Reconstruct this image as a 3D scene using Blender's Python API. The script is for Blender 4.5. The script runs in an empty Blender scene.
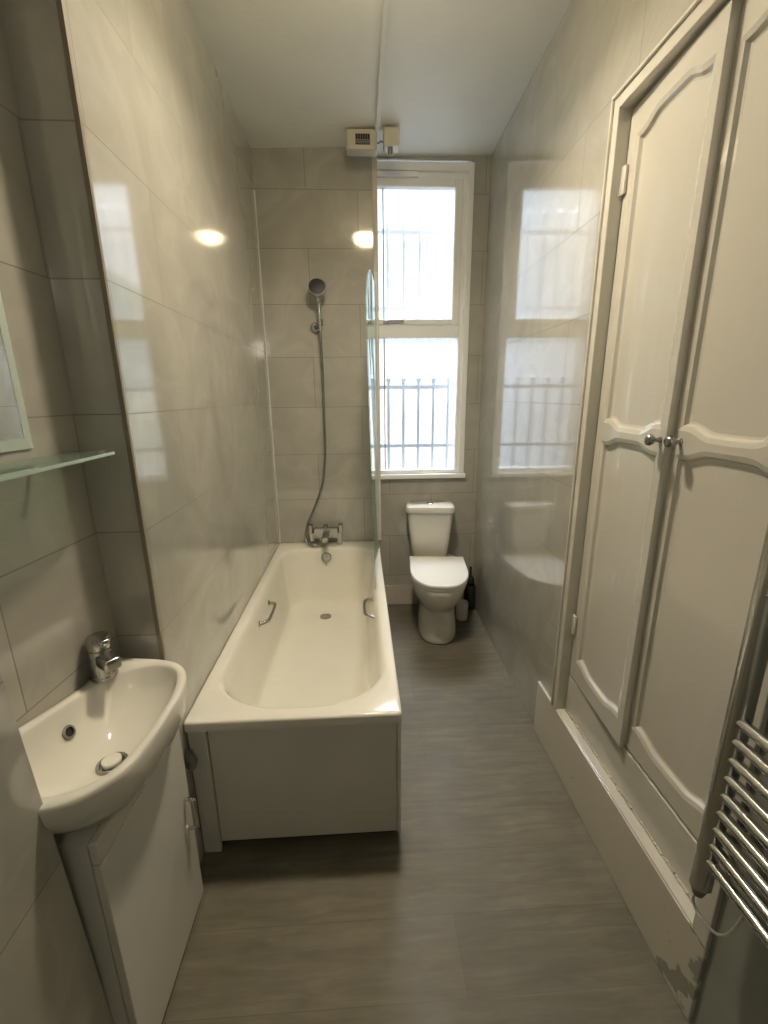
import bpy, bmesh, math, random
from math import sin, cos, pi, radians as R
from mathutils import Vector, Matrix
from mathutils.geometry import tessellate_polygon
random.seed(3)
S = bpy.context.scene
C = S.collection

# ------------------------------------------------------------------ mesh helpers
def obj(name, bm, m, parent=None, smooth=False, loc=None, auto=None):
    me = bpy.data.meshes.new(name)
    bmesh.ops.recalc_face_normals(bm, faces=bm.faces[:])
    if smooth:
        for f in bm.faces: f.smooth = True
        if auto is not None:
            for e in bm.edges:
                if len(e.link_faces) == 2 and e.calc_face_angle(0) > R(auto): e.smooth = False
    bm.to_mesh(me); bm.free()
    o = bpy.data.objects.new(name, me); C.objects.link(o)
    if m: me.materials.append(m)
    if parent: o.parent = parent
    if loc: o.location = loc
    return o

def thing(name, label, cat, loc=(0, 0, 0), rz=0, group=None):
    o = bpy.data.objects.new(name, None); C.objects.link(o)
    o.empty_display_size = .05
    o.location = loc; o.rotation_euler = (0, 0, rz)
    o['label'] = label; o['category'] = cat
    if group: o['group'] = group
    return o

def tag(o, label, cat, group=None):
    o['label'] = label; o['category'] = cat
    if group: o['group'] = group
    return o

def struct(name, bm, m, **k):
    o = obj(name, bm, m, **k); o['kind'] = 'structure'; return o

def B(): return bmesh.new()

def box(bm, x0, x1, y0, y1, z0, z1, bev=0, seg=2):
    r = bmesh.ops.create_cube(bm, size=1)
    vs = r['verts']
    for v in vs:
        v.co = Vector((x0 + (v.co.x + .5) * (x1 - x0), y0 + (v.co.y + .5) * (y1 - y0), z0 + (v.co.z + .5) * (z1 - z0)))
    if bev:
        es = list({e for v in vs for e in v.link_edges})
        bmesh.ops.bevel(bm, geom=es, offset=bev, segments=seg, affect='EDGES', profile=.5)
    return bm

def prism(bm, poly, z0, z1):
    """plan polygon (x,y) raised from z0 to z1"""
    a = [bm.verts.new((x, y, z0)) for x, y in poly]
    b = [bm.verts.new((x, y, z1)) for x, y in poly]
    bm.faces.new(a[::-1]); bm.faces.new(b)
    n = len(poly)
    for i in range(n):
        bm.faces.new((a[i], a[(i + 1) % n], b[(i + 1) % n], b[i]))
    return bm

def loft(bm, rings, cap0=True, cap1=True, closed=True):
    V = [[bm.verts.new(p) for p in r] for r in rings]
    n = len(V[0])
    for i in range(len(V) - 1):
        for j in range(n if closed else n - 1):
            k = (j + 1) % n
            bm.faces.new((V[i][j], V[i][k], V[i + 1][k], V[i + 1][j]))
    if cap0: bm.faces.new(V[0][::-1])
    if cap1: bm.faces.new(V[-1])
    return V

def tube(bm, pts, r, n=12, caps=True):
    pts = [Vector(p) for p in pts]
    rings = []; up = None
    for i, p in enumerate(pts):
        t = (pts[min(i + 1, len(pts) - 1)] - pts[max(i - 1, 0)]).normalized()
        if up is None:
            up = Vector((0, 0, 1)) if abs(t.z) < .9 else Vector((1, 0, 0))
        s = t.cross(up).normalized(); up = s.cross(t).normalized()
        rr = r[i] if isinstance(r, (list, tuple)) else r
        rings.append([p + rr * (cos(2 * pi * k / n) * s + sin(2 * pi * k / n) * up) for k in range(n)])
    loft(bm, rings, caps, caps)
    return bm

def smooth_path(pts, per=8):
    """Catmull-Rom through the points"""
    P = [Vector(p) for p in pts]; P = [2 * P[0] - P[1]] + P + [2 * P[-1] - P[-2]]
    out = []
    for i in range(1, len(P) - 2):
        for k in range(per):
            t = k / per
            a, b, c, d = P[i - 1:i + 3]
            out.append(.5 * ((2 * b) + (c - a) * t + (2 * a - 5 * b + 4 * c - d) * t * t + (3 * b - a - 3 * c + d) * t ** 3))
    out.append(P[-2]); return out

def lathe(bm, prof, origin=(0, 0, 0), axis='z', n=32, ring=False):
    o = Vector(origin); rings = []
    M = {'z': Matrix.Identity(3), 'x': Matrix(((0, 0, 1), (0, 1, 0), (-1, 0, 0))), 'y': Matrix(((1, 0, 0), (0, 0, 1), (0, -1, 0)))}[axis] if isinstance(axis, str) else axis
    for r, h in prof:
        rings.append([o + M @ Vector((r * cos(2 * pi * k / n), r * sin(2 * pi * k / n), h)) for k in range(n)])
    if ring: loft(bm, rings + [rings[0]], False, False); bmesh.ops.remove_doubles(bm, verts=bm.verts[:], dist=1e-6)
    else: loft(bm, rings)
    return bm

def rrect(x0, x1, y0, y1, rads, z, nc=10, ns=6):
    """rounded rectangle ring: radii (x0y0, x1y0, x1y1, x0y1)"""
    out = []
    hw, hh = (x1 - x0) * .5 - .002, (y1 - y0) * .5 - .002
    rads = [(min((r if isinstance(r, tuple) else (r, r))[0], hw), min((r if isinstance(r, tuple) else (r, r))[1], hh)) for r in rads]
    cs = [(x0, y0, 1, 1, pi), (x1, y0, -1, 1, 1.5 * pi), (x1, y1, -1, -1, 0), (x0, y1, 1, -1, .5 * pi)]
    for i, (cx, cy, sx, sy, a0) in enumerate(cs):
        r = rads[i]; r = r if isinstance(r, tuple) else (r, r)
        for k in range(nc + 1):
            a = a0 + (pi / 2) * k / nc
            out.append(Vector((cx + sx * r[0] + r[0] * cos(a), cy + sy * r[1] + r[1] * sin(a), z)))
        nx = cs[(i + 1) % 4]; rn = rads[(i + 1) % 4]; rn = rn if isinstance(rn, tuple) else (rn, rn)
        st = Vector((nx[0] + nx[2] * rn[0] + rn[0] * cos(nx[4]), nx[1] + nx[3] * rn[1] + rn[1] * sin(nx[4]), z))
        en = out[-1].copy()
        for k in range(1, ns): out.append(en.lerp(st, k / ns))
    return out

# ------------------------------------------------------------------ materials
def mat(name, col, rough=.5, metal=0, **k):
    m = bpy.data.materials.new(name); m.use_nodes = True
    b = m.node_tree.nodes['Principled BSDF']
    b.inputs['Base Color'].default_value = (*col, 1); b.inputs['Roughness'].default_value = rough
    b.inputs['Metallic'].default_value = metal
    for kk, v in k.items(): b.inputs[kk].default_value = v
    return m

class N:
    """tiny node builder"""
    def __init__(s, m): s.t = m.node_tree; s.b = s.t.nodes['Principled BSDF']
    def n(s, typ, **k):
        d = s.t.nodes.new(typ)
        for a, v in k.items(): setattr(d, a, v)
        return d
    def l(s, a, b): s.t.links.new(a, b)
    def math(s, op, a, b=None):
        d = s.n('ShaderNodeMath', operation=op)
        for i, v in enumerate((a, b)):
            if v is None: continue
            if isinstance(v, (int, float)): d.inputs[i].default_value = v
            else: s.l(v, d.inputs[i])
        return d.outputs[0]
    def ramp(s, src, stops):
        d = s.n('ShaderNodeValToRGB'); e = d.color_ramp.elements
        while len(e) < len(stops): e.new(.5)
        for i, (p, c) in enumerate(stops): e[i].position = p; e[i].color = (*c, 1)
        s.l(src, d.inputs[0]); return d.outputs[0]
    def mix(s, f, a, b, typ='MIX'):
        d = s.n('ShaderNodeMix', data_type='RGBA', blend_type=typ)
        for i, v in ((0, f), (6, a), (7, b)):
            if isinstance(v, (int, float)): d.inputs[i].default_value = v
            elif isinstance(v, tuple): d.inputs[i].default_value = (*v, 1)
            else: s.l(v, d.inputs[i])
        return d.outputs[2]

def paint(name, col, rough=.4, var=.06, bump=.02, scale=6, **k):
    m = mat(name, col, rough, **k); q = N(m)
    tc = q.n('ShaderNodeTexCoord'); ns = q.n('ShaderNodeTexNoise'); ns.inputs['Scale'].default_value = scale
    ns.inputs['Detail'].default_value = 4; q.l(tc.outputs['Object'], ns.inputs['Vector'])
    q.l(q.ramp(ns.outputs[0], [(.3, tuple(c * (1 - var) for c in col)), (.7, tuple(min(1, c * (1 + var)) for c in col))]), q.b.inputs['Base Color'])
    if bump:
        n2 = q.n('ShaderNodeTexNoise'); n2.inputs['Scale'].default_value = scale * 6; q.l(tc.outputs['Object'], n2.inputs['Vector'])
        bp = q.n('ShaderNodeBump'); bp.inputs['Strength'].default_value = bump; bp.inputs['Distance'].default_value = .01
        q.l(n2.outputs[0], bp.inputs['Height']); q.l(bp.outputs[0], q.b.inputs['Normal'])
    return m

def tile(name, ou, oz, rowh, col=(.428, .415, .37), rough=.07, coat=(.65, 1.6), grout=(.20, .19, .155), wob=.05, mort=.0019, yoff=0):
    """large polished wall tiles, 600 mm wide, running bond, laid on world coordinates"""
    m = mat(name, col, rough, **{'Specular IOR Level': .6, 'Coat Weight': coat[0], 'Coat IOR': coat[1], 'Coat Roughness': .07}); q = N(m)
    g = q.n('ShaderNodeNewGeometry')
    sp = q.n('ShaderNodeSeparateXYZ'); q.l(g.outputs['Position'], sp.inputs[0])
    sn = q.n('ShaderNodeSeparateXYZ'); q.l(g.outputs['True Normal'], sn.inputs[0])
    ax = q.math('GREATER_THAN', q.math('ABSOLUTE', sn.outputs[0]), .5)
    u = q.math('ADD', q.math('MULTIPLY', sp.outputs[1], ax), q.math('MULTIPLY', q.math('ADD', sp.outputs[0], yoff), q.math('SUBTRACT', 1, ax)))
    cb = q.n('ShaderNodeCombineXYZ')
    q.l(q.math('ADD', q.math('SUBTRACT', u, ou), 12.0), cb.inputs[0]); q.l(q.math('ADD', q.math('SUBTRACT', sp.outputs[2], oz), 10 * rowh), cb.inputs[1])
    br = q.n('ShaderNodeTexBrick'); br.offset = .5
    for k, v in (('Scale', 1), ('Mortar Size', mort), ('Mortar Smooth', .3), ('Brick Width', .6), ('Row Height', rowh), ('Bias', 0)):
        br.inputs[k].default_value = v
    br.inputs['Color1'].default_value = (1, 1, 1, 1); br.inputs['Color2'].default_value = (.93, .93, .93, 1); br.inputs['Mortar'].default_value = (.9, .9, .9, 1)
    q.l(cb.outputs[0], br.inputs['Vector'])
    # faint stone veining
    ns = q.n('ShaderNodeTexNoise'); ns.inputs['Scale'].default_value = 3.2; ns.inputs['Detail'].default_value = 7; ns.inputs['Distortion'].default_value = 1.6
    q.l(g.outputs['Position'], ns.inputs['Vector'])
    stone = q.ramp(ns.outputs[0], [(.32, tuple(c * .93 for c in col)), (.5, col), (.56, tuple(c * 1.06 for c in col)), (.75, tuple(c * .97 for c in col))])
    c = q.mix(1, stone, br.outputs['Color'], 'MULTIPLY')
    c = q.mix(br.outputs['Fac'], c, grout)
    q.l(c, q.b.inputs['Base Color'])
    q.l(q.math('ADD', q.math('MULTIPLY', br.outputs['Fac'], .5), rough), q.b.inputs['Roughness'])
    w = q.n('ShaderNodeTexNoise'); w.inputs['Scale'].default_value = 5; w.inputs['Detail'].default_value = 1; q.l(g.outputs['Position'], w.inputs['Vector'])
    hgt = q.math('SUBTRACT', q.math('MULTIPLY', w.outputs[0], .35), br.outputs['Fac'])
    bp = q.n('ShaderNodeBump'); bp.inputs['Strength'].default_value = wob; bp.inputs['Distance'].default_value = .02
    q.l(hgt, bp.inputs['Height']); q.l(bp.outputs[0], q.b.inputs['Normal'])
    return m

def floor_mat():
    m = mat('grey_oak_planks', (.2, .17, .13), .5); q = N(m)
    g = q.n('ShaderNodeNewGeometry'); sp = q.n('ShaderNodeSeparateXYZ'); q.l(g.outputs['Position'], sp.inputs[0])
    cb = q.n('ShaderNodeCombineXYZ'); q.l(q.math('ADD', sp.outputs[0], 12.35), cb.inputs[0]); q.l(q.math('ADD', sp.outputs[1], 1.9 - .915 + .195 * 1.9487), cb.inputs[1])
    br = q.n('ShaderNodeTexBrick'); br.offset = .37; br.offset_frequency = 2
    for k, v in (('Scale', 1), ('Mortar Size', .0012), ('Mortar Smooth', .4), ('Brick Width', 2.1), ('Row Height', .195), ('Bias', 0)): br.inputs[k].default_value = v
    br.inputs['Color1'].default_value = (1, 1, 1, 1); br.inputs['Color2'].default_value = (.8, .8, .8, 1); br.inputs['Mortar'].default_value = (.68, .68, .68, 1)
    q.l(cb.outputs[0], br.inputs['Vector'])
    mp = q.n('ShaderNodeMapping'); mp.inputs['Scale'].default_value = (1.6, 13, 1); q.l(g.outputs['Position'], mp.inputs[0])
    n1 = q.n('ShaderNodeTexNoise'); n1.inputs['Scale'].default_value = 2.6; n1.inputs['Detail'].default_value = 8; n1.inputs['Roughness'].default_value = .65; n1.inputs['Distortion'].default_value = .5
    q.l(mp.outputs[0], n1.inputs['Vector'])
    n2 = q.n('ShaderNodeTexNoise'); n2.inputs['Scale'].default_value = 5; n2.inputs['Detail'].default_value = 6; q.l(g.outputs['Position'], n2.inputs['Vector'])
    c = q.ramp(n1.outputs[0], [(.25, (.112, .101, .072)), (.5, (.152, .138, .100)), (.72, (.194, .178, .133))])
    c2 = q.ramp(n2.outputs[0], [(.35, (.82, .8, .77)), (.7, (1.12, 1.12, 1.12))])
    c = q.mix(1, c, c2, 'MULTIPLY'); c = q.mix(1, c, br.outputs['Color'], 'MULTIPLY')
    q.l(c, q.b.inputs['Base Color'])
    q.l(q.ramp(n2.outputs[0], [(.3, (.5, .5, .5)), (.7, (.68, .68, .68))]), q.b.inputs['Roughness'])
    bp = q.n('ShaderNodeBump'); bp.inputs['Strength'].default_value = .05; bp.inputs['Distance'].default_value = .004
    q.l(q.math('SUBTRACT', n1.outputs[0], br.outputs['Fac']), bp.inputs['Height']); q.l(bp.outputs[0], q.b.inputs['Normal'])
    return m

M_FLOOR = floor_mat()
M_TL = tile('tile_left', 1.465, .888, .304, yoff=.15, coat=(.9, 1.65))
M_TN = tile('tile_left_near', .45, .70, .40)
M_TF = tile('tile_far_bath', .017, .855, .3058)
M_TF2 = tile('tile_far_window', .50, .855, .3105)
M_TR = tile('tile_right', 2.055, .888, .304, wob=.04)
M_TA = tile('tile_alcove', 1.14, .888, .304)
M_CEIL = paint('ceiling_paint', (.84, .855, .83), .55, .03, .03, 3)
M_WHITE = paint('white_gloss_paint', (.60, .585, .53), .11, .05, .05, 5)
M_DOOR = mat('gloss_door_paint', (.60, .585, .53), .16, **{'Coat Weight': .7, 'Coat IOR': 1.65, 'Coat Roughness': .07})
q0 = N(M_DOOR); g0 = q0.n('ShaderNodeNewGeometry'); m0 = q0.n('ShaderNodeMapping'); m0.inputs['Scale'].default_value = (9, 9, 1.2); n0 = q0.n('ShaderNodeTexNoise'); n0.inputs['Scale'].default_value = 1.6; n0.inputs['Detail'].default_value = 2
q0.l(g0.outputs['Position'], m0.inputs[0]); q0.l(m0.outputs[0], n0.inputs['Vector']); b0 = q0.n('ShaderNodeBump'); b0.inputs['Strength'].default_value = .25; b0.inputs['Distance'].default_value = .012
q0.l(n0.outputs[0], b0.inputs['Height']); q0.l(b0.outputs[0], q0.b.inputs['Normal']); q0.l(b0.outputs[0], q0.b.inputs['Coat Normal'])
M_TRIM = paint('white_trim', (.66, .65, .61), .35, .04, .01)
M_BEIGE = paint('beige_trim', (.55, .51, .44), .4)
M_PVC = paint('white_pvc', (.88, .89, .89), .28, .02, 0)
M_ACRYL = paint('bath_acrylic', (.77, .75, .68), .12, .025, 0, 3)
M_CERAM = paint('white_ceramic', (.73, .715, .655), .07, .015, 0, 3)
M_CERAM2 = paint('toilet_ceramic', (.72, .70, .64), .08, .015, 0, 3)
M_SEAT = paint('seat_plastic', (.86, .85, .82), .25, .01, 0)
M_PANEL = paint('bath_panel_white', (.68, .67, .62), .3, .03, .01)
M_VAN = paint('vanity_white', (.66, .65, .60), .22, .02, 0)
M_CHROME = mat('chrome', (.62, .62, .61), .13, 1)
M_CHROME2 = paint('worn_chrome', (.42, .42, .40), .25, .12, .03, 30, metal=1)
M_POST = mat('satin_chrome', (.66, .66, .63), .24, 1)
M_DARK = mat('gap_shade_black', (.02, .018, .015), .8)  # near-black colour stands in for shade inside gaps and holes
M_GREY = mat('grey_plastic', (.22, .22, .2), .5)
M_NOZZLE = mat('spray_plate_grey', (.02, .02, .021), .45)
M_BOXP = paint('aged_white_plastic', (.56, .53, .44), .4, .04, 0)
M_BLACK = mat('black_plastic', (.012, .012, .012), .6)
M_NEAR = paint('grey_green_wall_paint', (.30, .315, .29), .3, .08, .03, 7)
M_STEEL = mat('steel_edge', (.36, .33, .28), .35, .6)
M_EDGE = mat('brown_edge_trim', (.24, .205, .16), .45)
M_KNOB = mat('pewter_knob', (.36, .35, .34), .22, 1)
M_CABLE = mat('white_cable', (.7, .7, .66), .4)
M_MIRROR = mat('mirror_silver', (.86, .89, .87), .015, 1)
M_BEVEL = mat('bevel_painted_gleam', (.70, .80, .75), .3, .35)  # pale tint paints in the window light this cut edge reflects

def glassy(name, col, fac=.8, rough=.02):
    """clear pane: mostly see-through with its own Fresnel reflection"""
    m = bpy.data.materials.new(name); m.use_nodes = True; t = m.node_tree; t.nodes.clear()
    o = t.nodes.new('ShaderNodeOutputMaterial'); tr = t.nodes.new('ShaderNodeBsdfTransparent'); gl = t.nodes.new('ShaderNodeBsdfGlossy')
    df = t.nodes.new('ShaderNodeBsdfDiffuse'); lw = t.nodes.new('ShaderNodeLayerWeight'); pw = t.nodes.new('ShaderNodeMath'); pw.operation = 'POWER'; pw.inputs[1].default_value = 5; fr = t.nodes.new('ShaderNodeMath'); fr.operation = 'MULTIPLY_ADD'; fr.inputs[1].default_value = .90; fr.inputs[2].default_value = .05; m1 = t.nodes.new('ShaderNodeMixShader'); m2 = t.nodes.new('ShaderNodeMixShader')
    tr.inputs[0].default_value = (*col, 1); gl.inputs['Roughness'].default_value = rough; gl.inputs[0].default_value = (.9, .95, .93, 1)
    df.inputs[0].default_value = (.62, .72, .69, 1); t.links.new(lw.outputs['Facing'], pw.inputs[0]); t.links.new(pw.outputs[0], fr.inputs[0])
    m1.inputs[0].default_value = 1 - fac
    t.links.new(tr.outputs[0], m1.inputs[1]); t.links.new(df.outputs[0], m1.inputs[2])
    t.links.new(fr.outputs[0], m2.inputs[0]); t.links.new(m1.outputs[0], m2.inputs[1]); t.links.new(gl.outputs[0], m2.inputs[2])
    t.links.new(m2.outputs[0], o.inputs[0]); return m
M_SCREEN = glassy('screen_glass', (.90, .97, .95), .92)
M_SHELF = glassy('shelf_glass', (.72, .84, .78), .86)

def frosted():
    """frosted pane: part clear, part blurred, part scattered daylight"""
    m = bpy.data.materials.new('frosted_glass'); m.use_nodes = True; t = m.node_tree; t.nodes.clear()
    nn = t.nodes.new; L = t.links.new
    o = nn('ShaderNodeOutputMaterial'); tl = nn('ShaderNodeBsdfTranslucent'); tr = nn('ShaderNodeBsdfTransparent'); rf = nn('ShaderNodeBsdfRefraction')
    m1 = nn('ShaderNodeMixShader'); m2 = nn('ShaderNodeMixShader'); m3 = nn('ShaderNodeMixShader'); gl = nn('ShaderNodeBsdfGlossy')
    tc = nn('ShaderNodeTexCoord'); ns = nn('ShaderNodeTexNoise'); ns.inputs['Scale'].default_value = 55; ns.inputs['Detail'].default_value = 3
    mp = nn('ShaderNodeMapping'); mp.inputs['Scale'].default_value = (1, 1, .45)
    rg = nn('ShaderNodeMapRange'); rg.inputs[1].default_value = .3; rg.inputs[2].default_value = .7; rg.inputs[3].default_value = .40; rg.inputs[4].default_value = .50
    L(tc.outputs['Object'], mp.inputs[0]); L(mp.outputs[0], ns.inputs['Vector']); L(ns.outputs[0], rg.inputs[0]); L(rg.outputs[0], m2.inputs[0])
    tl.inputs[0].default_value = (.12, .128, .136, 1); tr.inputs[0].default_value = (.97, .98, 1, 1); gl.inputs['Roughness'].default_value = .25
    rf.inputs['IOR'].default_value = 1.2; rf.inputs['Roughness'].default_value = .22; rf.inputs[0].default_value = (1, 1, 1, 1)
    m1.inputs[0].default_value = .75; m3.inputs[0].default_value = .05
    L(tr.outputs[0], m1.inputs[1]); L(rf.outputs[0], m1.inputs[2])
    L(m1.outputs[0], m2.inputs[1]); L(tl.outputs[0], m2.inputs[2])
    L(m2.outputs[0], m3.inputs[1]); L(gl.outputs[0], m3.inputs[2]); L(m3.outputs[0], o.inputs[0])
    return m
M_FROST = frosted()

def emit(name, col, s):
    m = mat(name, (.8, .8, .75), .5); b = m.node_tree.nodes['Principled BSDF']
    b.inputs['Emission Color'].default_value = (*col, 1); b.inputs['Emission Strength'].default_value = s
    return m

# plinth: white gloss with worn grey filler patches towards the near end
def plinth_mat():
    m = mat('plinth_paint', (.6, .575, .5), .25); q = N(m)
    g = q.n('ShaderNodeNewGeometry'); sp = q.n('ShaderNodeSeparateXYZ'); q.l(g.outputs['Position'], sp.inputs[0])
    ns = q.n('ShaderNodeTexNoise'); ns.inputs['Scale'].default_value = 14; ns.inputs['Detail'].default_value = 4; q.l(g.outputs['Position'], ns.inputs['Vector'])
    near = q.n('ShaderNodeMapRange'); near.inputs[1].default_value = .90; near.inputs[2].default_value = .70; near.inputs[3].default_value = -.12; near.inputs[4].default_value = .10
    q.l(sp.outputs[1], near.inputs[0])
    f = q.ramp(q.math('ADD', ns.outputs[0], near.outputs[0]), [(.57, (0, 0, 0)), (.61, (1, 1, 1))])
    q.l(q.mix(f, (.58, .55, .47), (.30, .31, .275)), q.b.inputs['Base Color']); return m
M_PLINTH = plinth_mat()

# ------------------------------------------------------------------ room shell
XL, YF, YF2, ZC = -.577, 2.951, 3.06, 2.885
Y1 = 1.148                                   # end of the thick left wall beside the bath
def xr(y): return .797 if y < 1.6 else .797 + (y - 1.6) / 1.46 * .028

struct('floor', box(B(), -1.0, 1.15, -1.4, 3.3, -.1, 0), M_FLOOR)
bm = B()
vs = [bm.verts.new(p) for p in ((-1.0, -1.4, ZC - .02), (1.15, -1.4, ZC + .02), (1.15, 3.3, ZC + .045), (-1.0, 3.3, ZC - .005))]
up = [bm.verts.new(v.co + Vector((0, 0, .12))) for v in vs]
bm.faces.new(vs); bm.faces.new(up[::-1])
for i in range(4): bm.faces.new((vs[i], vs[(i + 1) % 4], up[(i + 1) % 4], up[i]))
struct('ceiling', bm, M_CEIL)

# left: bath-side wall, recess with basin, near wall
XA0, XA1 = -.698, -.755                      # recess back wall, far and near ends (slightly out of square)
struct('wall_left', prism(B(), [(XL, Y1), (XL, 3.3), (-1.0, 3.3), (-1.0, Y1)], 0, ZC + .1), M_TL)
struct('wall_left_recess', prism(B(), [(XA0, Y1 + .002), (-.99, Y1 + .002), (-.99, .45), (XA1, .45)], 0, ZC + .1), M_TA)
bm = B()                                     # near wall: its edge leans a little
zt = ZC + .1
lo = [(-.577, -1.4, 0), (-.577, .70, 0), (-.99, .70, 0), (-.99, -1.4, 0)]
hi = [(-.577, -1.4, zt), (-.577, .70 - .053 * zt, zt), (-.99, .70 - .053 * zt, zt), (-.99, -1.4, zt)]
loft(bm, [lo, hi]); struct('wall_left_near', bm, M_TN)
# back wall behind the camera
struct('wall_back', box(B(), -1.0, 1.15, -1.4, -1.25, 0, ZC + .1), M_CEIL)
# far wall behind the bath stands forward of the window wall
struct('wall_far', box(B(), -.7, .13, YF, 3.3, 0, ZC + .1), M_TF)
WX0, WX1, WZ0, WZ1 = .07, .715, .985, 2.895  # window opening
bm = B()
box(bm, .131, .95, YF2, 3.2, 0, WZ0); box(bm, .131, .95, YF2, 3.2, WZ1, ZC + .12)
box(bm, WX1, .95, YF2, 3.2, WZ0, WZ1)
struct('wall_window', bm, M_TF2)
# right wall with the cupboard opening y .70-1.556, z .0-2.40
bm = B()
prism(bm, [(.797, 1.53), (.797, 1.6), (.825, 3.06), (.97, 3.06), (.97, 1.53)], 0, ZC + .12)
prism(bm, [(.797, .70), (.797, 1.53), (.97, 1.53), (.97, .70)], 2.385, ZC + .12)
struct('wall_right', bm, M_TR)
struct('wall_right_near', prism(B(), [(.797, -1.4), (.797, .70), (.97, .70), (.97, -1.4)], 0, ZC + .12), M_NEAR)

# trims
bm = B(); tube(bm, [(XL + .004, YF - .004, .552), (XL + .004, YF - .004, 2.68)], .005, 8); struct('trim_1', bm, M_TRIM)
struct('trim_2', box(B(), XL - .010, XL + .0015, Y1 - .0035, Y1 + .008, 0, ZC - .02, .001), M_EDGE)
struct('trim_3', box(B(), .104, .1335, YF - .004, YF + .012, .552, ZC - .02, .002), M_BEIGE)
struct('baseboard_far', box(B(), .131, .826, YF2 - .014, YF2 + .002, 0, .155, .003), M_BEIGE)

# ------------------------------------------------------------------ window
win = bpy.data.objects.new('window_1', None); C.objects.link(win); win['kind'] = 'structure'
def wpart(name, bm, m, **k):
    return obj(name, bm, m, win, **k)
yf = YF2
bm = B()                                      # casing around the opening
box(bm, .69, .725, yf - .014, yf + .05, .985, 2.88, .003); box(bm, .08, .725, yf - .012, yf + .05, 2.835, 2.88, .003)
wpart('casing', bm, M_PVC)
wpart('window_sill', box(B(), .10, .735, yf - .03, yf + .06, .968, .998, .004), M_PVC)
bm = B()                                      # fixed outer frame and transom
box(bm, .05, .10, yf + .01, yf + .07, .998, 2.835, .004); box(bm, .665, .692, yf + .01, yf + .07, .998, 2.835, .004)
box(bm, .10, .665, yf + .01, yf + .07, 1.90, 1.975, .004); box(bm, .10, .665, yf + .01, yf + .07, .998, 1.025, .004)
box(bm, .10, .665, yf + .01, yf + .07, 2.80, 2.835, .004)
wpart('window_frame', bm, M_PVC)
bm = B()                                      # opening top sash
box(bm, .615, .664, yf + .002, yf + .05, 1.977, 2.80, .006); box(bm, .085, .615, yf + .002, yf + .05, 2.755, 2.80, .006)
box(bm, .085, .615, yf + .002, yf + .05, 1.977, 2.012, .006); box(bm, .05, .085, yf + .002, yf + .05, 1.977, 2.80, .006)
sash = wpart('sash', bm, M_PVC)
def pane(x0, x1, y, z0, z1):
    bm = B(); bm.faces.new([bm.verts.new(p) for p in ((x0, y, z0), (x1, y, z0), (x1, y, z1), (x0, y, z1))]); return bm
obj('pane', pane(.084, .617, yf + .037, 2.01, 2.757), M_FROST, sash)
obj('glazing_bar', box(B(), .170, .1765, yf + .026, yf + .034, 2.013, 2.754), M_GREY, sash)
bm = B(); box(bm, .166, .20, yf - .016, yf + .001, 1.984, 2.002, .003); box(bm, .19, .30, yf - .022, yf - .013, 1.994, 2.004, .003)
obj('window_handle', bm, M_CHROME2, sash)
wpart('pane', pane(.098, .667, yf + .042, 1.023, 1.902), M_FROST)
wpart('glazing_bar', box(B(), .170, .1765, yf + .03, yf + .039, 1.026, 1.899), M_GREY)
wpart('trickle_vent', box(B(), .12, .385, yf - .012, yf + .009, 2.803, 2.832, .004), M_PVC)

# outside: security bars and a low brick wall beyond
gr = thing('security_grille', 'grey iron security bars with pointed tops seen blurred through the frosted window', 'window bars', (0, 3.24, .9))
M_BAR = mat('painted_iron', (.50, .56, .64), .6)
for i in range(7):
    x = .10 + .107 * i
    for z0, z1 in ((.06, .78), (1.12, 1.80)):
        bm = B(); tube(bm, [(x, 0, z0), (x, 0, z1 - .06)], .011, 8)
        tube(bm, [(x, 0, z1 - .06), (x, 0, z1 - .03), (x, 0, z1)], [.014, .022, .002], 8)
        obj('bar', bm, M_BAR, gr)
for z in (.28, .69, 1.20, 1.66):
    obj('rail', box(B(), -.02, .86, -.006, .006, z - .013, z + .013), M_BAR, gr)
struct('exterior_wall', box(B(), .25, 2.4, 5.0, 5.2, -1.0, 1.62), paint('outside_brick', (.85, .72, .62), .8, .1, 0))

# ------------------------------------------------------------------ bath
bath = thing('bathtub', 'white built-in bathtub with chrome side grips along the left tiled wall', 'bathtub', (0, 0, 0))
X0, X1, YA, YB, ZR = XL + .001, .114, 1.194, YF - .001, .55
rings = []
q = (.012,) * 4
rings.append(rrect(X0, X1, YA, YB, q, ZR - .034))
rings.append(rrect(X0, X1, YA, YB, q, ZR - .008))
rings.append(rrect(X0 + .002, X1 - .002, YA + .002, YB - .002, q, ZR - .002))
rings.append(rrect(X0 + .008, X1 - .008, YA + .008, YB - .008, q, ZR))
ix0, ix1, iy0, iy1 = -.530, .066, 1.252, 2.828
ri = ((.27, .20), (.25, .20), (.17, .16), (.17, .16))
def inner(d, z, f=1.0, dy0=0, dy1=0):
    return rrect(ix0 + d, ix1 - d, iy0 + d + dy0, iy1 - d - dy1, tuple((max(.05, a * f), max(.05, b * f)) for a, b in ri), z)
rings.append(inner(-.012, ZR)); rings.append(inner(-.003, ZR - .003)); rings.append(inner(.004, ZR - .011))
rings.append(inner(.012, ZR - .03, .98))
for k in range(1, 8):
    t = .72 * k / 7
    rings.append(inner(.012 + .055 * t, ZR - .03 - .30 * t / .72, .97 - .2 * t, .22 * t, .07 * t))
for k in range(1, 11):                       # fillet into the floor
    a = pi / 2 * k / 10; t = .72 + .28 * (1 - cos(a)) * 2.6
    rings.append(inner(.0516 + .085 * (1 - cos(a)) + .012 * sin(a), ZR - .33 - .047 * sin(a), .82, .158 + .10 * (1 - cos(a)) + .05 * sin(a), .05 + .03 * sin(a)))
rings.append(rrect(-.31, -.15, 1.85, 2.62, (.06,) * 4, .168))
bm = B(); loft(bm, rings, cap0=False, cap1=True)
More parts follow.
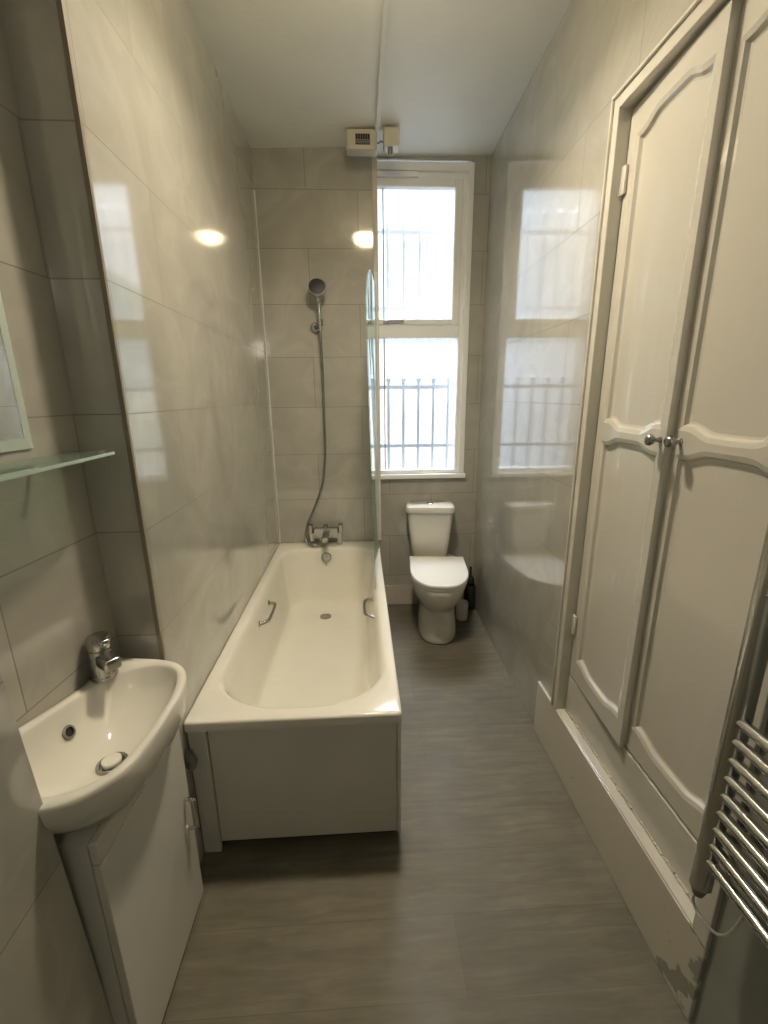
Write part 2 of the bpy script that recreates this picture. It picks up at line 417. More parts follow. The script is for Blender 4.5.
obj('tub', bm, M_ACRYL, bath, smooth=True, auto=60)
obj('end_panel', box(B(), -.514, .099, 1.222, 1.238, .037, .518, .002), M_PANEL, bath)
obj('corner_strip', box(B(), .1005, .1115, 1.217, 1.24, .03, .518, .002), M_PANEL, bath)
obj('side_panel', box(B(), .095, .110, 1.241, 2.945, .03, .518, .002), M_PANEL, bath)
obj('filler_strip', box(B(), -.574, -.517, 1.214, 1.23, .0, .518, .001), M_PANEL, bath)
obj('plinth_recess', box(B(), -.51, .09, 1.25, 2.9, .0, .15), M_DARK, bath)  # black block painted as the shade under the bath panels
def grip(pts, name='grip_handle'):
    bm = B(); tube(bm, smooth_path(pts, 8), .0085, 12)
    for p, d in ((pts[0], 1), (pts[-1], -1)):
        lathe(bm, [(.001, -.006), (.017, -.004), (.017, .004), (.001, .006)], p, 'x', 16)
    return obj(name, bm, M_CHROME2, bath, smooth=True, auto=50)
grip([(-.513, 1.965, .462), (-.478, 1.985, .468), (-.468, 2.02, .470), (-.468, 2.14, .470), (-.478, 2.175, .468), (-.513, 2.195, .462)])
grip([(.049, 1.99, .462), (.014, 2.01, .468), (.004, 2.045, .470), (.004, 2.145, .470), (.014, 2.18, .468), (.049, 2.20, .462)])
bm = B(); lathe(bm, [(.001, 0), (.036, 0), (.036, .004), (.028, .006), (.026, .001), (.001, 0)], (-.247, 2.575, .1685)); obj('drain', bm, M_EDGE, bath, smooth=True, auto=40)
bm = B(); lathe(bm, [(.001, -.006), (.034, -.006), (.034, .005), (.028, .011), (.001, .013)], (-.245, 2.797, .49), Matrix.Rotation(R(83), 3, 'X'), 28)
box(bm, -.248, -.242, 2.779, 2.786, .435, .470)
obj('overflow_cover', bm, M_CHROME2, bath, smooth=True, auto=40)

# waste pipe elbow beside the panel
bm = B(); tube(bm, smooth_path([(-.575, 1.198, .425), (-.566, 1.196, .422), (-.560, 1.194, .413), (-.559, 1.194, .40), (-.566, 1.194, .38)], 6), .011, 14)
lathe(bm, [(.001, -.005), (.017, -.005), (.017, .006), (.001, .006)], (-.571, 1.198, .425), 'x', 20)
tag(obj('waste_pipe', bm, M_GREY, smooth=True, auto=40), 'grey waste pipe elbow between basin cabinet and bath panel', 'pipe')

# bath mixer on the far rim
mx = thing('bath_mixer_tap', 'square chrome bath mixer tap on the far rim of the bath', 'tap', (-.247, 2.885, .55))
for s in (-1, 1):
    bm = B(); box(bm, s * .092 - .018, s * .092 + .018, -.02, .02, .0, .09, .005); obj('pillar', bm, M_CHROME2, mx)
    bm = B(); box(bm, s * .101 - .015, s * .101 + .015, -.038, .012, .088, .150, .006); obj('handle', bm, M_CHROME2, mx)
bm = B(); box(bm, -.085, .085, -.020, .022, .05, .122, .007); obj('body', bm, M_CHROME2, mx)
bm = B(); box(bm, -.022, .022, -.115, -.012, .062, .086, .006); box(bm, -.018, .018, -.114, -.088, .046, .066, .004); obj('spout', bm, M_CHROME2, mx)
bm = B(); lathe(bm, [(.001, .036), (.009, .036), (.009, .051), (.001, .051)], (-.038, -.012, 0)); obj('hose_outlet', bm, M_CHROME2, mx, smooth=True, auto=40)
bm = B(); lathe(bm, [(.001, .116), (.012, .116), (.012, .130), (.016, .132), (.014, .142), (.001, .144)], (0, 0, 0)); obj('diverter_knob', bm, M_CHROME2, mx, smooth=True, auto=40)

# hand shower on its wall bracket
br = thing('shower_bracket', 'small chrome wall bracket holding the hand shower', 'bracket', (-.255, YF, 1.955))
bm = B(); lathe(bm, [(.001, -.001), (.031, -.001), (.031, .012), (.026, .018), (.001, .018)], (-.004, 0, -.012), Matrix.Rotation(R(90), 3, 'X'), 28); obj('wall_plate', bm, M_CHROME2, br, smooth=True, auto=40)
bm = B(); tube(bm, [(-.004, -.015, -.012), (.006, -.030, -.006), (.0145, -.0415, .002)], [.012, .011, .009], 14); lathe(bm, [(.0145, -.018), (.019, -.018), (.0195, .018), (.015, .018)], (.028, -.055, .012), 'z', 20, True); obj('holder', bm, M_CHROME2, br, smooth=True, auto=40)
hs = thing('hand_shower', 'chrome hand shower with dark round head and long hose on the far bath wall', 'hand shower', (-.227, YF - .055, 1.95))
bm = B(); tube(bm, smooth_path([(0, 0, -.03), (0, 0, .05), (-.001, -.004, .11), (-.004, -.014, .155)], 6), [.0105] * 6 + [.0125] * 6 + [.0115] * 6 + [.013], 16)
lathe(bm, [(.012, 0), (.016, .004), (.016, .026), (.012, .03)], (-.003, -.008, .125), 'z', 18)
obj('handle', bm, M_CHROME, hs, smooth=True, auto=50)
Mh = Matrix.Rotation(R(72), 3, 'X') @ Matrix.Rotation(R(4), 3, 'Y')
bm = B(); lathe(bm, [(.001, -.028), (.018, -.026), (.036, -.014), (.052, -.002), (.0545, .008), (.052, .011)], (-.006, -.03, .205), Mh, 36)
tube(bm, [(-.004, -.014, .15), (-.005, -.012, .175), (-.006, -.016, .20)], [.014, .02, .026], 16)
hd = obj('shower_head', bm, M_CHROME2, hs, smooth=True, auto=50)
bm = B(); lathe(bm, [(.001, .0105), (.048, .0105), (.048, .0125), (.030, .0145), (.001, .0150)], (-.006, -.03, .205), Mh, 36)
for k in range(26):
    a = k * 2.39996; rr = .046 * math.sqrt((k + .5) / 26)
    p = Vector((-.006, -.03, .205)) + Mh @ Vector((rr * cos(a), rr * sin(a), .0145))
    bmesh.ops.create_icosphere(bm, subdivisions=1, radius=.0028, matrix=Matrix.Translation(p))
obj('spray_plate', bm, M_NOZZLE, hd, smooth=True, auto=50)
hp = [(0, 0, -.03), (.001, .004, -.10), (.001, .028, -.30), (-.002, .034, -.55), (-.006, .034, -.78), (-.026, .034, -.95), (-.058, .032, -1.06), (-.100, .026, -1.16),
      (-.142, .008, -1.25), (-.160, -.016, -1.335), (-.136, -.052, -1.382), (-.090, -.072, -1.384), (-.064, -.056, -1.380), (-.058, -.037, -1.3655)]
pts = smooth_path(hp, 20); bm = B()
tube(bm, pts, [.0070 if i % 2 else .0082 for i in range(len(pts))], 10)
obj('hose', bm, M_CHROME2, hs, smooth=True)

# glass bath screen, hinged a little into the bath
sc = thing('bath_screen', 'clear glass bath screen with curved top standing on the bath rim', 'shower screen', (.117, YF - .012, .556))
nx, ny = .062 - .117, 2.12 - (YF - .012)
L = math.hypot(nx, ny); dx, dy = nx / L, ny / L
out = [(.02, 0), (L, 0), (L, 1.27)]
for k in range(1, 13):
    a = pi / 2 * k / 12; out.append((L - .42 + .42 * cos(a), 1.27 + .33 * sin(a)))
out.append((.02, 1.60))
bm = B(); th = Vector((dy, -dx, 0)) * .003
lean = lambda s, z: Vector((dx * s - .016 * s / L * z, dy * s, z))
loft(bm, [[lean(s, z) - th for s, z in out], [lean(s, z) + th for s, z in out]])
obj('glass_panel', bm, M_SCREEN, sc)
obj('wall_profile', box(B(), -.011, .010, -.012, .010, 0, 1.70, .002), M_TRIM, sc)

# ------------------------------------------------------------------ toilet
PX = .042
wc = thing('toilet', 'white close-coupled toilet with lid down below the window', 'toilet', (.485, YF2, 0), R(-5.5))
def oval(cx, w, yb, yfn, z, n=40, e=2.3, back=3.2):
    """plan ring: front half round, back half squarer; y negative = away from the wall"""
    cy = (yb + yfn) / 2; hl = abs(yfn - yb) / 2; o = []
    for k in range(n):
        a = 2 * pi * k / n; c, s = cos(a), sin(a); ee = e if s < 0 else back
        o.append(Vector((PX + cx + w * math.copysign(abs(c) ** (2 / ee), c), cy + hl * math.copysign(abs(s) ** (2 / ee), s), z)))
    return o
bm = B()
loft(bm, [oval(0, .128, -.10, -.590, 0), oval(0, .131, -.10, -.598, .012), oval(0, .127, -.10, -.588, .06), oval(0, .118, -.10, -.572, .14), oval(0, .116, -.09, -.568, .20),
          oval(0, .126, -.08, -.598, .235), oval(0, .145, -.06, -.652, .28), oval(0, .167, -.05, -.693, .335), oval(0, .178, -.04, -.712, .385), oval(0, .180, -.04, -.716, .412), oval(0, .176, -.045, -.712, .42)])
obj('pan', bm, M_CERAM2, wc, smooth=True, auto=60)
def dshape(w, yb, yfn, z, n=28):
    o = [Vector((PX - w, yb, z)), Vector((PX + w, yb, z))]
    yc = yfn + w * 1.55
    o.append(Vector((PX + w, yb - .03, z)))
    for k in range(n + 1):
        a = -pi * k / n
        c, s = cos(a), sin(a)
        o.append(Vector((PX + w * math.copysign(abs(c) ** .82, c), yc + w * 1.55 * math.copysign(abs(s) ** .9, s), z)))
    o.append(Vector((PX - w, yb - .03, z)))
    return o
bm = B(); loft(bm, [dshape(.178, -.215, -.715, .421), dshape(.181, -.212, -.719, .426), dshape(.181, -.212, -.719, .436), dshape(.178, -.215, -.716, .439)]); obj('seat', bm, M_SEAT, wc, smooth=True, auto=40)
bm = B(); loft(bm, [dshape(.180, -.228, -.720, .441), dshape(.184, -.224, -.724, .446), dshape(.184, -.224, -.724, .455), dshape(.180, -.228, -.720, .461), dshape(.12, -.25, -.65, .463)]); obj('lid', bm, M_SEAT, wc, smooth=True, auto=50)
for s in (-1, 1):
    bm = B(); tube(bm, [(PX + s * .085 - .02, -.215, .437), (PX + s * .085 + .02, -.215, .437)], .011, 12)
    obj('hinge', bm, M_SEAT, wc, smooth=True, auto=50)
bm = B()
def cist(w, d, z, r=.035): return rrect(-w, w, -d, -.012, (r, r, .008, .008), z, 8, 3)
loft(bm, [cist(.118, .150, .418), cist(.124, .160, .43), cist(.138, .172, .56), cist(.152, .182, .70), cist(.156, .185, .752)])
obj('cistern', bm, M_CERAM2, wc, smooth=True, auto=50)
bm = B(); loft(bm, [cist(.162, .190, .753), cist(.168, .196, .760), cist(.168, .196, .785), cist(.164, .192, .797), cist(.14, .17, .804)])
cl = obj('cistern_lid', bm, M_CERAM2, wc, smooth=True, auto=50)
bm = B(); lathe(bm, [(.001, .803), (.024, .803), (.024, .809), (.020, .811), (.019, .808), (.001, .809)], (0, -.105, 0), 'z', 28); obj('flush_button', bm, M_CHROME, cl, smooth=True, auto=40)

# brush and pot in the corner behind the toilet
bp = thing('toilet_brush', 'black toilet brush in a dark holder in the far right corner', 'toilet brush', (.785, 2.965, 0))
bm = B(); lathe(bm, [(.001, 0), (.042, 0), (.044, .01), (.041, .17), (.036, .18), (.001, .18)], n=24); obj('holder', bm, M_BLACK, bp, smooth=True, auto=40)
bm = B(); lathe(bm, [(.001, .181), (.030, .185), (.033, .21), (.024, .245), (.010, .26), (.008, .30), (.010, .32), (.001, .325)], n=20); obj('brush', bm, M_BLACK, bp, smooth=True)
bm = B(); lathe(bm, [(.001, 0), (.040, 0), (.041, .006), (.044, .10), (.044, .125), (.040, .128), (.038, .10), (.001, .095)], (.690, 2.80, 0), n=28)
tag(obj('brush_pot', bm, M_CERAM2, smooth=True, auto=40), 'small white open pot on the floor beside the toilet foot', 'pot')

# ------------------------------------------------------------------ basin, tap, cabinet in the recess
ang = math.atan2(XA0 - XA1, Y1 - .45)         # recess wall runs out of square
bs = thing('wash_basin', 'small white corner-rounded wash basin with overflow in the left recess', 'wash basin', (0, 0, 0))
def wallx(y): return XA0 + (XA1 - XA0) * (Y1 - y) / (Y1 - .45)
rim = [(-.700, 1.118), (-.62, 1.112), (-.553, 1.100), (-.503, 1.078), (-.466, 1.028), (-.449, .950), (-.449, .880), (-.452, .815), (-.463, .735), (-.495, .685), (-.54, .652), (-.60, .640), (-.68, .640), (wallx(.64) + .001, .645), (wallx(.75) + .001, .75), (wallx(.88) + .001, .88), (wallx(1.0) + .001, 1.0), (wallx(1.08) + .001, 1.08)]
def densify(poly, per=5):
    P = [Vector((x, y, 0)) for x, y in poly]; n = len(P); o = []
    for i in range(n):
        a, b, c, d = P[i - 1], P[i], P[(i + 1) % n], P[(i + 2) % n]
        for k in range(per):
            t = k / per
            o.append(.5 * ((2 * b) + (c - a) * t + (2 * a - 5 * b + 4 * c - d) * t * t + (3 * b - a - 3 * c + d) * t ** 3))
    for p in o: p.x = max(p.x, wallx(p.y) + .001); p.y = min(p.y, Y1 - .004)
    return o
rimd = densify(rim)
bowl_c = Vector((-.585, .862, 0))
# inner opening: deck behind left for the tap, thin rim in front
inn = [(-.640, 1.040), (-.59, 1.064), (-.545, 1.066), (-.505, 1.046), (-.482, 1.000), (-.471, .94), (-.470, .88), (-.474, .815), (-.487, .745), (-.512, .705), (-.55, .682), (-.60, .672), (-.66, .678), (-.700, .70), (-.705, .77), (-.700, .85), (-.690, .93), (-.672, 1.0)]
innd = densify(inn)
def sh(ring, s, z, c=bowl_c): return [Vector((c.x + (p.x - c.x) * s, c.y + (p.y - c.y) * s, z)) for p in ring]
def at(ring, z): return [Vector((p.x, p.y, z)) for p in ring]
def shrink_front(ring, s, z):
    """pull the outside of the bowl back to the wall as it goes down"""
    o = []
    for p in ring:
        w = wallx(p.y) + .001
        o.append(Vector((w + (p.x - w) * s, bowl_c.y + (p.y - bowl_c.y) * (.55 + .45 * s), z)))
    return o
ZB = .84
def lift(ring, fade=1.0):
    """the rim rises to a low ledge against the wall"""
    for p in ring:
        a = max(0, min(1, 1 - (p.x - wallx(p.y)) / .085)); b = max(0, min(1, (.998 - p.y) / .25))
        p.z += .050 * fade * (a * a * (3 - 2 * a)) * b ** 1.25
    return ring
def under(sx, kn, kf, z):
    o = []
    for p in rimd:
        w = wallx(p.y) + .001
        o.append(Vector((w + (p.x - w) * sx, bowl_c.y + (p.y - bowl_c.y) * (kn if p.y < bowl_c.y else kf), z)))
    for p in o: p.x = max(p.x, wallx(p.y) + .001)
    return o
R2 = [under(.70, .50, .85, .699), under(.80, .60, .90, .702), under(.90, .76, .95, .722), under(.965, .90, .985, .76), under(1, .98, 1, .80), lift(at(rimd, ZB - .012)), lift(sh(rimd, .993, ZB - .003)), lift(sh(rimd, .975, ZB))]
R2 += [lift(sh(innd, 1.03, ZB)), lift(sh(innd, 1.012, ZB - .003), .9), lift(sh(innd, .995, ZB - .010), .7)]
for k in range(1, 13):
    q_ = .98 - .80 * (k / 12)
    R2.append(sh(innd, q_, ZB - .012 - .106 * (1 - q_ ** 2.6) ** .85))
bm = B(); loft(bm, R2)
from mathutils.bvhtree import BVHTree
bm.normal_update(); tree = BVHTree.FromBMesh(bm)
hit = tree.ray_cast(Vector((-.585, .885, .795)), Vector((-1, 0, 0))); OVP = hit[0]; OVN = hit[1] if hit[1].x > 0 else -hit[1]; OVP = OVP + OVN * .002
dn = tree.ray_cast(Vector((-.585, .862, .83)), Vector((0, 0, -1)))[0].z
obj('bowl', bm, M_CERAM, bs, smooth=True, auto=75)
bm = B(); lathe(bm, [(.001, 0), (.032, 0), (.033, .003), (.026, .005), (.024, .001), (.022, .001), (.001, .001)], (-.585, .862, dn + .0005), 'z', 32); wr = obj('waste_ring', bm, M_CHROME2, bs, smooth=True, auto=35)
bm = B(); lathe(bm, [(.001, .0015), (.019, .0015), (.021, .010), (.020, .013), (.015, .015), (.001, .016)], (-.585, .862, dn + .0005), 'z', 32); obj('plug', bm, M_CERAM, wr, smooth=True, auto=35)
bm = B(); Mo = OVN.to_track_quat('Z', 'Y').to_matrix()
lathe(bm, [(.008, -.006), (.0155, -.006), (.0155, .003), (.011, .004), (.010, -.002), (.008, -.003)], OVP, Mo, 24); ov = obj('overflow_ring', bm, M_CHROME2, bs, smooth=True, auto=40)
bm = B(); lathe(bm, [(.001, -.003), (.0098, -.003), (.0098, 0), (.001, 0)], OVP, Mo, 20); obj('overflow_hole', bm, M_DARK, ov)  # flat black disc, painted as the shade inside the overflow

tp = thing('basin_tap', 'chunky chrome mono tap at the back right of the wash basin', 'tap', (-.674, 1.031, ZB + .002), R(-38))
bm = B(); lathe(bm, [(.001, 0), (.031, 0), (.031, .005), (.028, .009), (.027, .075), (.026, .080), (.001, .081)], n=32); obj('body', bm, M_CHROME2, tp, smooth=True, auto=35)
bm = B(); loft(bm, [rrect(-.002, .02, -.016, .016, (.004,) * 4, z, 3, 1) for z in (.04, .062)])
bm.free(); bm = B()
box(bm, .005, .070, -.020, .020, .040, .072, .008, 3); lathe(bm, [(.001, -.004), (.010, -.004), (.010, .008), (.001, .008)], (.056, 0, .036), 'z', 16); obj('spout', bm, M_CHROME2, tp, smooth=True, auto=40)
bm = B(); lathe(bm, [(.001, .082), (.027, .082), (.028, .086), (.0275, .108), (.024, .114), (.001, .116)], n=32); box(bm, -.012, .045, -.012, .012, .104, .116, .005, 3); obj('lever', bm, M_CHROME2, tp, smooth=True, auto=35)

vn = thing('vanity_cabinet', 'white cloakroom cabinet with chrome bar handle under the wash basin', 'cabinet', (0, 0, 0))
VX, VY0, VY1 = -.548, .690, 1.080
bm = B(); prism(bm, [(VX, VY0), (VX, VY1), (wallx(VY1) + .002, VY1), (wallx(VY0) + .002, VY0)], .0, .697); obj('carcass', bm, M_VAN, vn)
obj('door', box(B(), VX + .001, VX + .018, VY0 + .001, VY1 - .001, .018, .640, .0025), M_VAN, vn)
obj('top_fascia', box(B(), VX + .001, VX + .018, VY0 + .001, VY1 - .001, .645, .697, .0025), M_VAN, vn)
dr = [o for o in bpy.data.objects if o.name == 'door'][0]
bm = B(); hx = VX + .018; hy = 1.045
tube(bm, smooth_path([(hx, hy, .310), (hx + .022, hy, .313), (hx + .027, hy, .320), (hx + .027, hy, .405), (hx + .022, hy, .412), (hx, hy, .415)], 6), .0055, 10); obj('bar_handle', bm, M_CHROME, dr, smooth=True)

# mirror and glass shelf over the basin
mi = thing('wall_mirror', 'frameless mirror with a cut glass edge on the left recess wall above the glass shelf', 'mirror', (0, 0, 0))
def on_wall(y, d, z): return Vector((wallx(y) + d, y, z))
bm = B(); loft(bm, [[on_wall(y, d, z) for y, z in ((.60, 1.455), (.975, 1.455), (.975, 2.03), (.60, 2.03))] for d in (.002, .0065)]); obj('glass', bm, M_MIRROR, mi)
bm = B()
a = [on_wall(y, .0037, z) for y, z in ((.578, 1.432), (.997, 1.432), (.997, 2.055), (.578, 2.055))]
b = [on_wall(y, .0070, z) for y, z in ((.60, 1.455), (.975, 1.455), (.975, 2.03), (.60, 2.03))]
loft(bm, [a, b], False, False); obj('bevelled_edge', bm, M_BEVEL, mi)
shf = thing('glass_shelf', 'clear glass shelf on small fixings below the mirror', 'shelf', (0, 0, 0))
bm = B(); prism(bm, [(wallx(.66) + .003, .66), (-.592, .66), (-.592, 1.095), (-.612, 1.128), (wallx(1.128) + .003, 1.128)], 1.404, 1.411); obj('glass', bm, M_SHELF, shf)
obj('front_edge', box(B(), -.5925, -.590, .66, 1.093, 1.404, 1.411), mat('glass_edge', (.42, .55, .48), .15), shf)
bm = B(); lathe(bm, [(.001, -.001), (.006, -.001), (.006, .012), (.001, .013)], (-.636, 1.128, 1.4015), Matrix.Rotation(R(90), 3, 'X'), 14); obj('fixing', bm, M_TRIM, shf, smooth=True, auto=40)
for y in (.72, .985):
    bm = B(); tube(bm, [on_wall(y, .001, 1.398), on_wall(y, .05, 1.398)], .0055, 10); obj('fixing', bm, M_STEEL, shf, smooth=True)

# ------------------------------------------------------------------ built-in cupboard on the right
cb = thing('built_in_cupboard', 'tall cream built-in cupboard with two panelled doors in the right wall', 'cupboard', (.797, 1.13, 0))
cb.location = (0, 0, 0)
YJ0, YJ1, ZD0, ZD1 = .745, 1.520, .440, 2.345
XF = .786
def ring_frame(bm, ya, yb, z1, x0, x1, wf, wn, wt, zb):
    box(bm, x0, x1, yb, yb + wf, zb, z1 + wt, .0025); box(bm, x0, x1, ya - wn, ya, zb, z1 + wt, .0025); box(bm, x0, x1, ya, yb, z1, z1 + wt, .0025)
bm = B(); ring_frame(bm, YJ0, YJ1, ZD1 + .004, XF, .905, .030, .045, .035, .262)
fr = obj('frame', bm, M_WHITE, cb)
bm = B(); box(bm, XF - .008, .80, YJ1 + .029, YJ1 + .038, .262, 2.395, .003); box(bm, XF - .008, .80, YJ0 - .05, YJ1 + .038, 2.383, 2.393, .003); obj('edge_bead', bm, M_WHITE, cb)
obj('back_panel', box(B(), .905, .915, YJ0 - .04, YJ1 + .03, .27, 2.38), M_DARK, cb)
bm = B(); box(bm, .787, .80, .70, 1.715, .004, .262, .003); obj('plinth_board', bm, M_PLINTH, cb)
bm = B(); box(bm, .790, .845, .70, YJ1, .2625, .268, .002); obj('ledge', bm, M_WHITE, cb)
bm = B(); box(bm, .826, .840, YJ0, YJ1, .268, ZD0 - .010, .002); kb = obj('kick_board', bm, M_WHITE, cb)
# chipped old sealant line at the foot of the kick board
bm = B()
for k in range(60):
    y = YJ0 + (YJ1 - YJ0) * k / 60
    box(bm, .820 + random.uniform(0, .003), .827, y, y + (YJ1 - YJ0) / 60 * random.uniform(.6, 1), .268, .272 + random.uniform(0, .006))
obj('sealant', bm, M_BEIGE, kb)

def wave(u0, u1, z, amp, up, n=20):
    """cathedral edge from u0 to u1: short shoulders then a shallow arch of height amp"""
    o = []
    for k in range(n + 1):
        t = k / n
        s = min(t, 1 - t)
        w = 0 if s < .10 else (.5 - .5 * cos(pi * min(1, (s - .10) / .22)))
        b = .25 * sin(pi * t)
        o.append((u0 + (u1 - u0) * t, z + up * amp * (w * .8 + b * .8)))
    return o
def insets(poly, d):
    n = len(poly); o = []
    ar = sum(poly[i][0] * poly[(i + 1) % n][1] - poly[(i + 1) % n][0] * poly[i][1] for i in range(n))
    sg = 1 if ar > 0 else -1
    for i in range(n):
        p0, p1, p2 = Vector(poly[i - 1]), Vector(poly[i]), Vector(poly[(i + 1) % n])
        a = (p1 - p0).normalized(); b = (p2 - p1).normalized()
        na = Vector((-a.y, a.x)) * sg; nb = Vector((-b.y, b.x)) * sg
        m = na + nb; m = m / max(.4, m.dot(na)) if m.length > 1e-6 else na
        if m.length > 1.6: m = m.normalized() * 1.5
        o.append(tuple(p1 + m * d))
    return o
def door(parent, yh, W, sgn, xfront, tilt=0, t=.024, st2=.04, name='door'):
    """panelled door; u runs from hinge edge along sgn*y; face at x = xfront"""
    dep = .015
    H0, H1 = ZD0, ZD1 - .004
    st = .040
    
    mid_top = wave(st, W - st2, 1.440, .024, -1); top = wave(st, W - st2, 2.262, .026, 1)
    hole1 = mid_top + top[::-1]
    bot = wave(st, W - st2, .520, .022, -1); mid_bot = wave(st, W - st2, 1.378, .020, 1)
    hole2 = bot + mid_bot[::-1]
    outer = [(0, H0), (W, H0), (W, H1), (0, H1)]
    P3 = lambda u, z, d: Vector((xfront + d - tilt * u, yh + sgn * u, z))
    bm = B()
    polys = [[Vector((u, z, 0)) for u, z in pl] for pl in (outer, hole1, hole2)]
    flat = [bm.verts.new(P3(v.x, v.y, 0)) for pl in polys for v in pl]
    for tri in tessellate_polygon(polys):
        try: bm.faces.new([flat[i] for i in tri])
        except ValueError: pass
    off = len(outer)
    for hl in (hole1, hole2):
        n = len(hl); ring0 = flat[off:off + n]; off += n
        prev = ring0
        for dist, dd in ((.003, .0010), (.012, .0040), (.018, dep - .002), (.024, dep)):
            q_ = insets(hl, dist); cur = [bm.verts.new(P3(u, z, dd)) for u, z in q_]
            for i in range(n): bm.faces.new((prev[i], prev[(i + 1) % n], cur[(i + 1) % n], cur[i]))
            prev = cur
        # panel field
        for tri in tessellate_polygon([[Vector((u, z, 0)) for u, z in q_]]): bm.faces.new([prev[i] for i in tri])
    back = [bm.verts.new(P3(u, z, t)) for u, z in outer]
    for i in range(4): bm.faces.new((flat[i], flat[(i + 1) % 4], back[(i + 1) % 4], back[i]))
    bm.faces.new(back)
    d = obj(name, bm, M_DOOR, parent)
    return d
d1 = door(cb, YJ1 - .003, YJ1 - .003 - 1.132, -1, .826, .052, .028, .026)
d2 = door(cb, YJ0 + .003, 1.155 - YJ0 - .003, 1, .828, 0, .024, .034)
for dd, y, xf in ((d1, 1.154, .807), (d2, 1.105, .828)):
    bm = B(); lathe(bm, [(.001, -.002), (.010, -.002), (.0075, .002), (.0055, .012), (.0065, .017), (.0125, .022), (.0155, .029), (.014, .036), (.008, .040), (.001, .041)], (xf, y, 1.412), Matrix.Rotation(R(-90), 3, 'Y'), 24)
    obj('knob', bm, M_KNOB, dd, smooth=True)
for z in (.66, 2.16):
    bm = B(); tube(bm, [(.818, YJ1 - .002, z - .04), (.818, YJ1 - .002, z + .04)], .0055, 10); box(bm, .8155, .8225, YJ1 - .022, YJ1 - .003, z - .038, z + .038, .001); obj('hinge', bm, M_WHITE, d1, smooth=True, auto=40)

# ------------------------------------------------------------------ towel radiator
tr = thing('towel_radiator', 'chrome ladder towel radiator on the near right wall', 'towel radiator', (.722, .44, .49))
def dpost(bm, y, z0, z1):
    pr = [(.016 * cos(a) * 1.25, .019 * sin(a)) for a in [pi * .5 + pi * k / 12 for k in range(13)]] + [(.012, -.019), (.014, -.017), (.014, .017), (.012, .019)]
    loft(bm, [[Vector((x, y + yy, z)) for x, yy in pr] for z in (z0, z0 + .001, z1 - .001, z1)])
for y in (.248, -.248):
    bm = B(); dpost(bm, y, .0, .93); p = obj('post', bm, M_POST, tr, smooth=True, auto=40)
    bm = B(); lathe(bm, [(.001, 0), (.015, 0), (.015, -.012), (.011, -.026), (.001, -.028)], (0, y, 0), 'z', 20); obj('end_cap', bm, M_GREY, p, smooth=True, auto=40)
zs = [.083 + .0435 * k for k in range(9)] + [.70 + .0435 * k for k in range(5)]
for z in zs:
    bm = B(); tube(bm, [(-.004, .24, z), (-.004, -.24, z)], .011, 16); obj('bar', bm, M_CHROME, tr, smooth=True, auto=50)
for y in (.248, -.248):
    for z in (.16, .78):
        bm = B(); tube(bm, [(.012, y * .9, z), (.0735, y * .9, z)], .011, 12); obj('wall_bracket', bm, M_CHROME2, tr, smooth=True, auto=50)
bm = B(); tube(bm, smooth_path([(0, .248, -.026), (.0, .256, -.05), (.004, .247, -.075), (.010, .226, -.084), (.018, .200, -.078), (.026, .184, -.045), (.046, .180, .02), (.068, .18, .05)], 8), .0035, 8); obj('cable', bm, M_CABLE, tr, smooth=True)

# ------------------------------------------------------------------ ceiling fittings
fan = thing('extractor_fan', 'square white extractor fan box high on the ceiling over the bath end', 'extractor fan', (.045, 2.76, 2.797))
bm = B(); box(bm, -.083, .083, .0, .07, .002, .100, .008); h = obj('housing', bm, M_BOXP, fan)
bm = B(); box(bm, -.076, .070, -.012, .001, .002, .094, .006); g = obj('front_cover', bm, M_BOXP, fan)
bm = B(); box(bm, -.034, .044, -.0135, -.011, .022, .070); s_ = obj('opening', bm, M_DARK, g)  # black sheet painted as the shade inside the fan
bm = B()
for k in range(3): box(bm, -.034, .044, -.0165, -.012, .026 + k * .007, .030 + k * .007)
for k in range(7): box(bm, -.034 + k * .0125, -.031 + k * .0125, -.0165, -.012, .046, .070)
obj('grille', bm, M_GREY, s_)
sw = thing('pull_cord_switch', 'small square white pull switch on the ceiling right of the extractor fan', 'switch', (.202, 2.77, 2.89))
bm = B(); box(bm, -.042, .042, -.04, .045, -.078, .006, .008); obj('body', bm, M_BOXP, sw)
bm = B(); lathe(bm, [(.001, -.076), (.014, -.078), (.014, -.098), (.010, -.112), (.001, -.113)], (-.006, -.01, 0), 'z', 18); obj('cord_collar', bm, M_GREY, sw, smooth=True, auto=40)
bm = B(); tube(bm, smooth_path([(-.042, .0, -.05), (-.055, .0, -.045), (-.066, .002, -.052), (-.073, .004, -.052)], 6), .004, 8); obj('cable', bm, M_GREY, sw, smooth=True)
bm = B(); box(bm, .118, .134, 1.62, 2.752, ZC - .008, ZC + .012, .002); tag(obj('cable_trunking', bm, M_CEIL), 'narrow white cable trunking along the ceiling towards the extractor fan', 'cable trunking')

lt = thing('ceiling_light', 'round warm ceiling light mounted above the middle of the room', 'ceiling light', (.09, 1.58, ZC + .012))
bm = B(); lathe(bm, [(.001, 0), (.125, 0), (.125, -.025), (.001, -.025)], n=36); obj('base', bm, M_TRIM, lt, smooth=True, auto=40)
bm = B(); lathe(bm, [(.098, -.026), (.098, -.04), (.088, -.062), (.06, -.078), (.001, -.083)], n=36); obj('diffuser', bm, emit('warm_diffuser', (1, .81, .50), 25), lt, smooth=True)

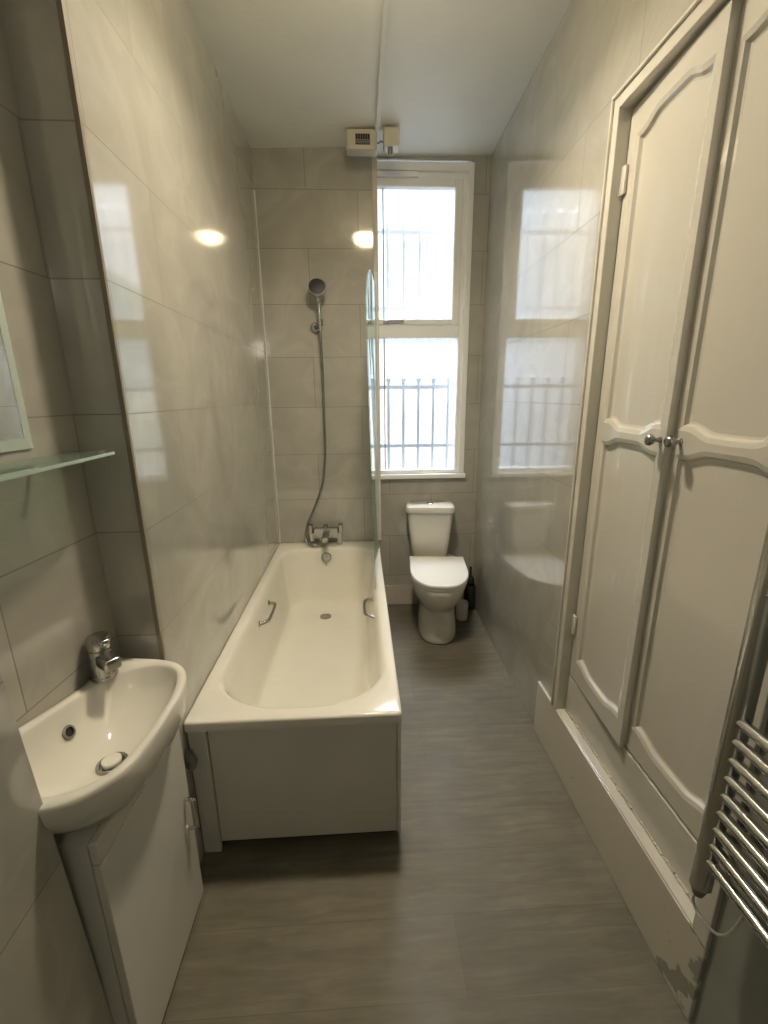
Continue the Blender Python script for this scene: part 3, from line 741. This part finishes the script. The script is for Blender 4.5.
# ------------------------------------------------------------------ light
w = bpy.data.worlds.new('sky'); S.world = w; w.use_nodes = True
bg = w.node_tree.nodes['Background']
bg.inputs[0].default_value = (.82, .91, 1, 1); bg.inputs[1].default_value = .72
def area(name, loc, rot, sx, sy, e, col):
    d = bpy.data.lights.new(name, 'AREA'); d.shape = 'RECTANGLE'; d.size = sx; d.size_y = sy; d.energy = e; d.color = col
    o = bpy.data.objects.new(name, d); C.objects.link(o); o.location = loc; o.rotation_euler = rot; return o
area('daylight', (.42, 4.5, 4.4), (R(-42), 0, 0), 2.4, 1.6, 760, (.88, .94, 1))

dl = bpy.data.lights.new('warm_lamp', 'AREA'); dl.shape = 'DISK'; dl.size = .16; dl.energy = 7; dl.color = (1, .86, .66); dl.spread = R(146)
do = bpy.data.objects.new('warm_lamp', dl); C.objects.link(do); do.location = (.09, 1.58, ZC - .082)
hl = bpy.data.lights.new('added_fill', 'POINT'); hl.energy = 1.4; hl.color = (1, .92, .78); hl.shadow_soft_size = .12  # unseen point light added as fill for surfaces facing the camera
ho = bpy.data.objects.new('added_fill', hl); C.objects.link(ho); ho.location = (.25, -.9, 2.2)
# ------------------------------------------------------------------ camera
f, pitch, yaw, roll, h = 440.3, .2582, .052, -.01, 1.534
cp, sp_, c_, s_ = cos(pitch), sin(pitch), cos(yaw), sin(yaw)
F = Vector((s_ * cp, c_ * cp, -sp_)); Rt = Vector((c_, -s_, 0)); U = Rt.cross(F)
R2_ = cos(roll) * Rt + sin(roll) * U; U2 = -sin(roll) * Rt + cos(roll) * U
cd = bpy.data.cameras.new('camera'); cam = bpy.data.objects.new('camera', cd); C.objects.link(cam)
cd.sensor_fit = 'VERTICAL'; cd.sensor_height = 36; cd.lens = f / 1024 * 36; cd.clip_start = .01
Mx = Matrix((R2_, U2, -F)).transposed().to_4x4(); Mx.translation = Vector((0, 0, h))
cam.matrix_world = Mx
S.camera = cam

S.view_settings.view_transform = 'Standard'
S.view_settings.look = 'None'
S.view_settings.exposure = 1.38
try:
    S.cycles.use_denoising = True
    S.cycles.max_bounces = 10; S.cycles.diffuse_bounces = 6; S.cycles.glossy_bounces = 6; S.cycles.transparent_max_bounces = 12
    S.cycles.caustics_reflective = False; S.cycles.caustics_refractive = False
except Exception: pass
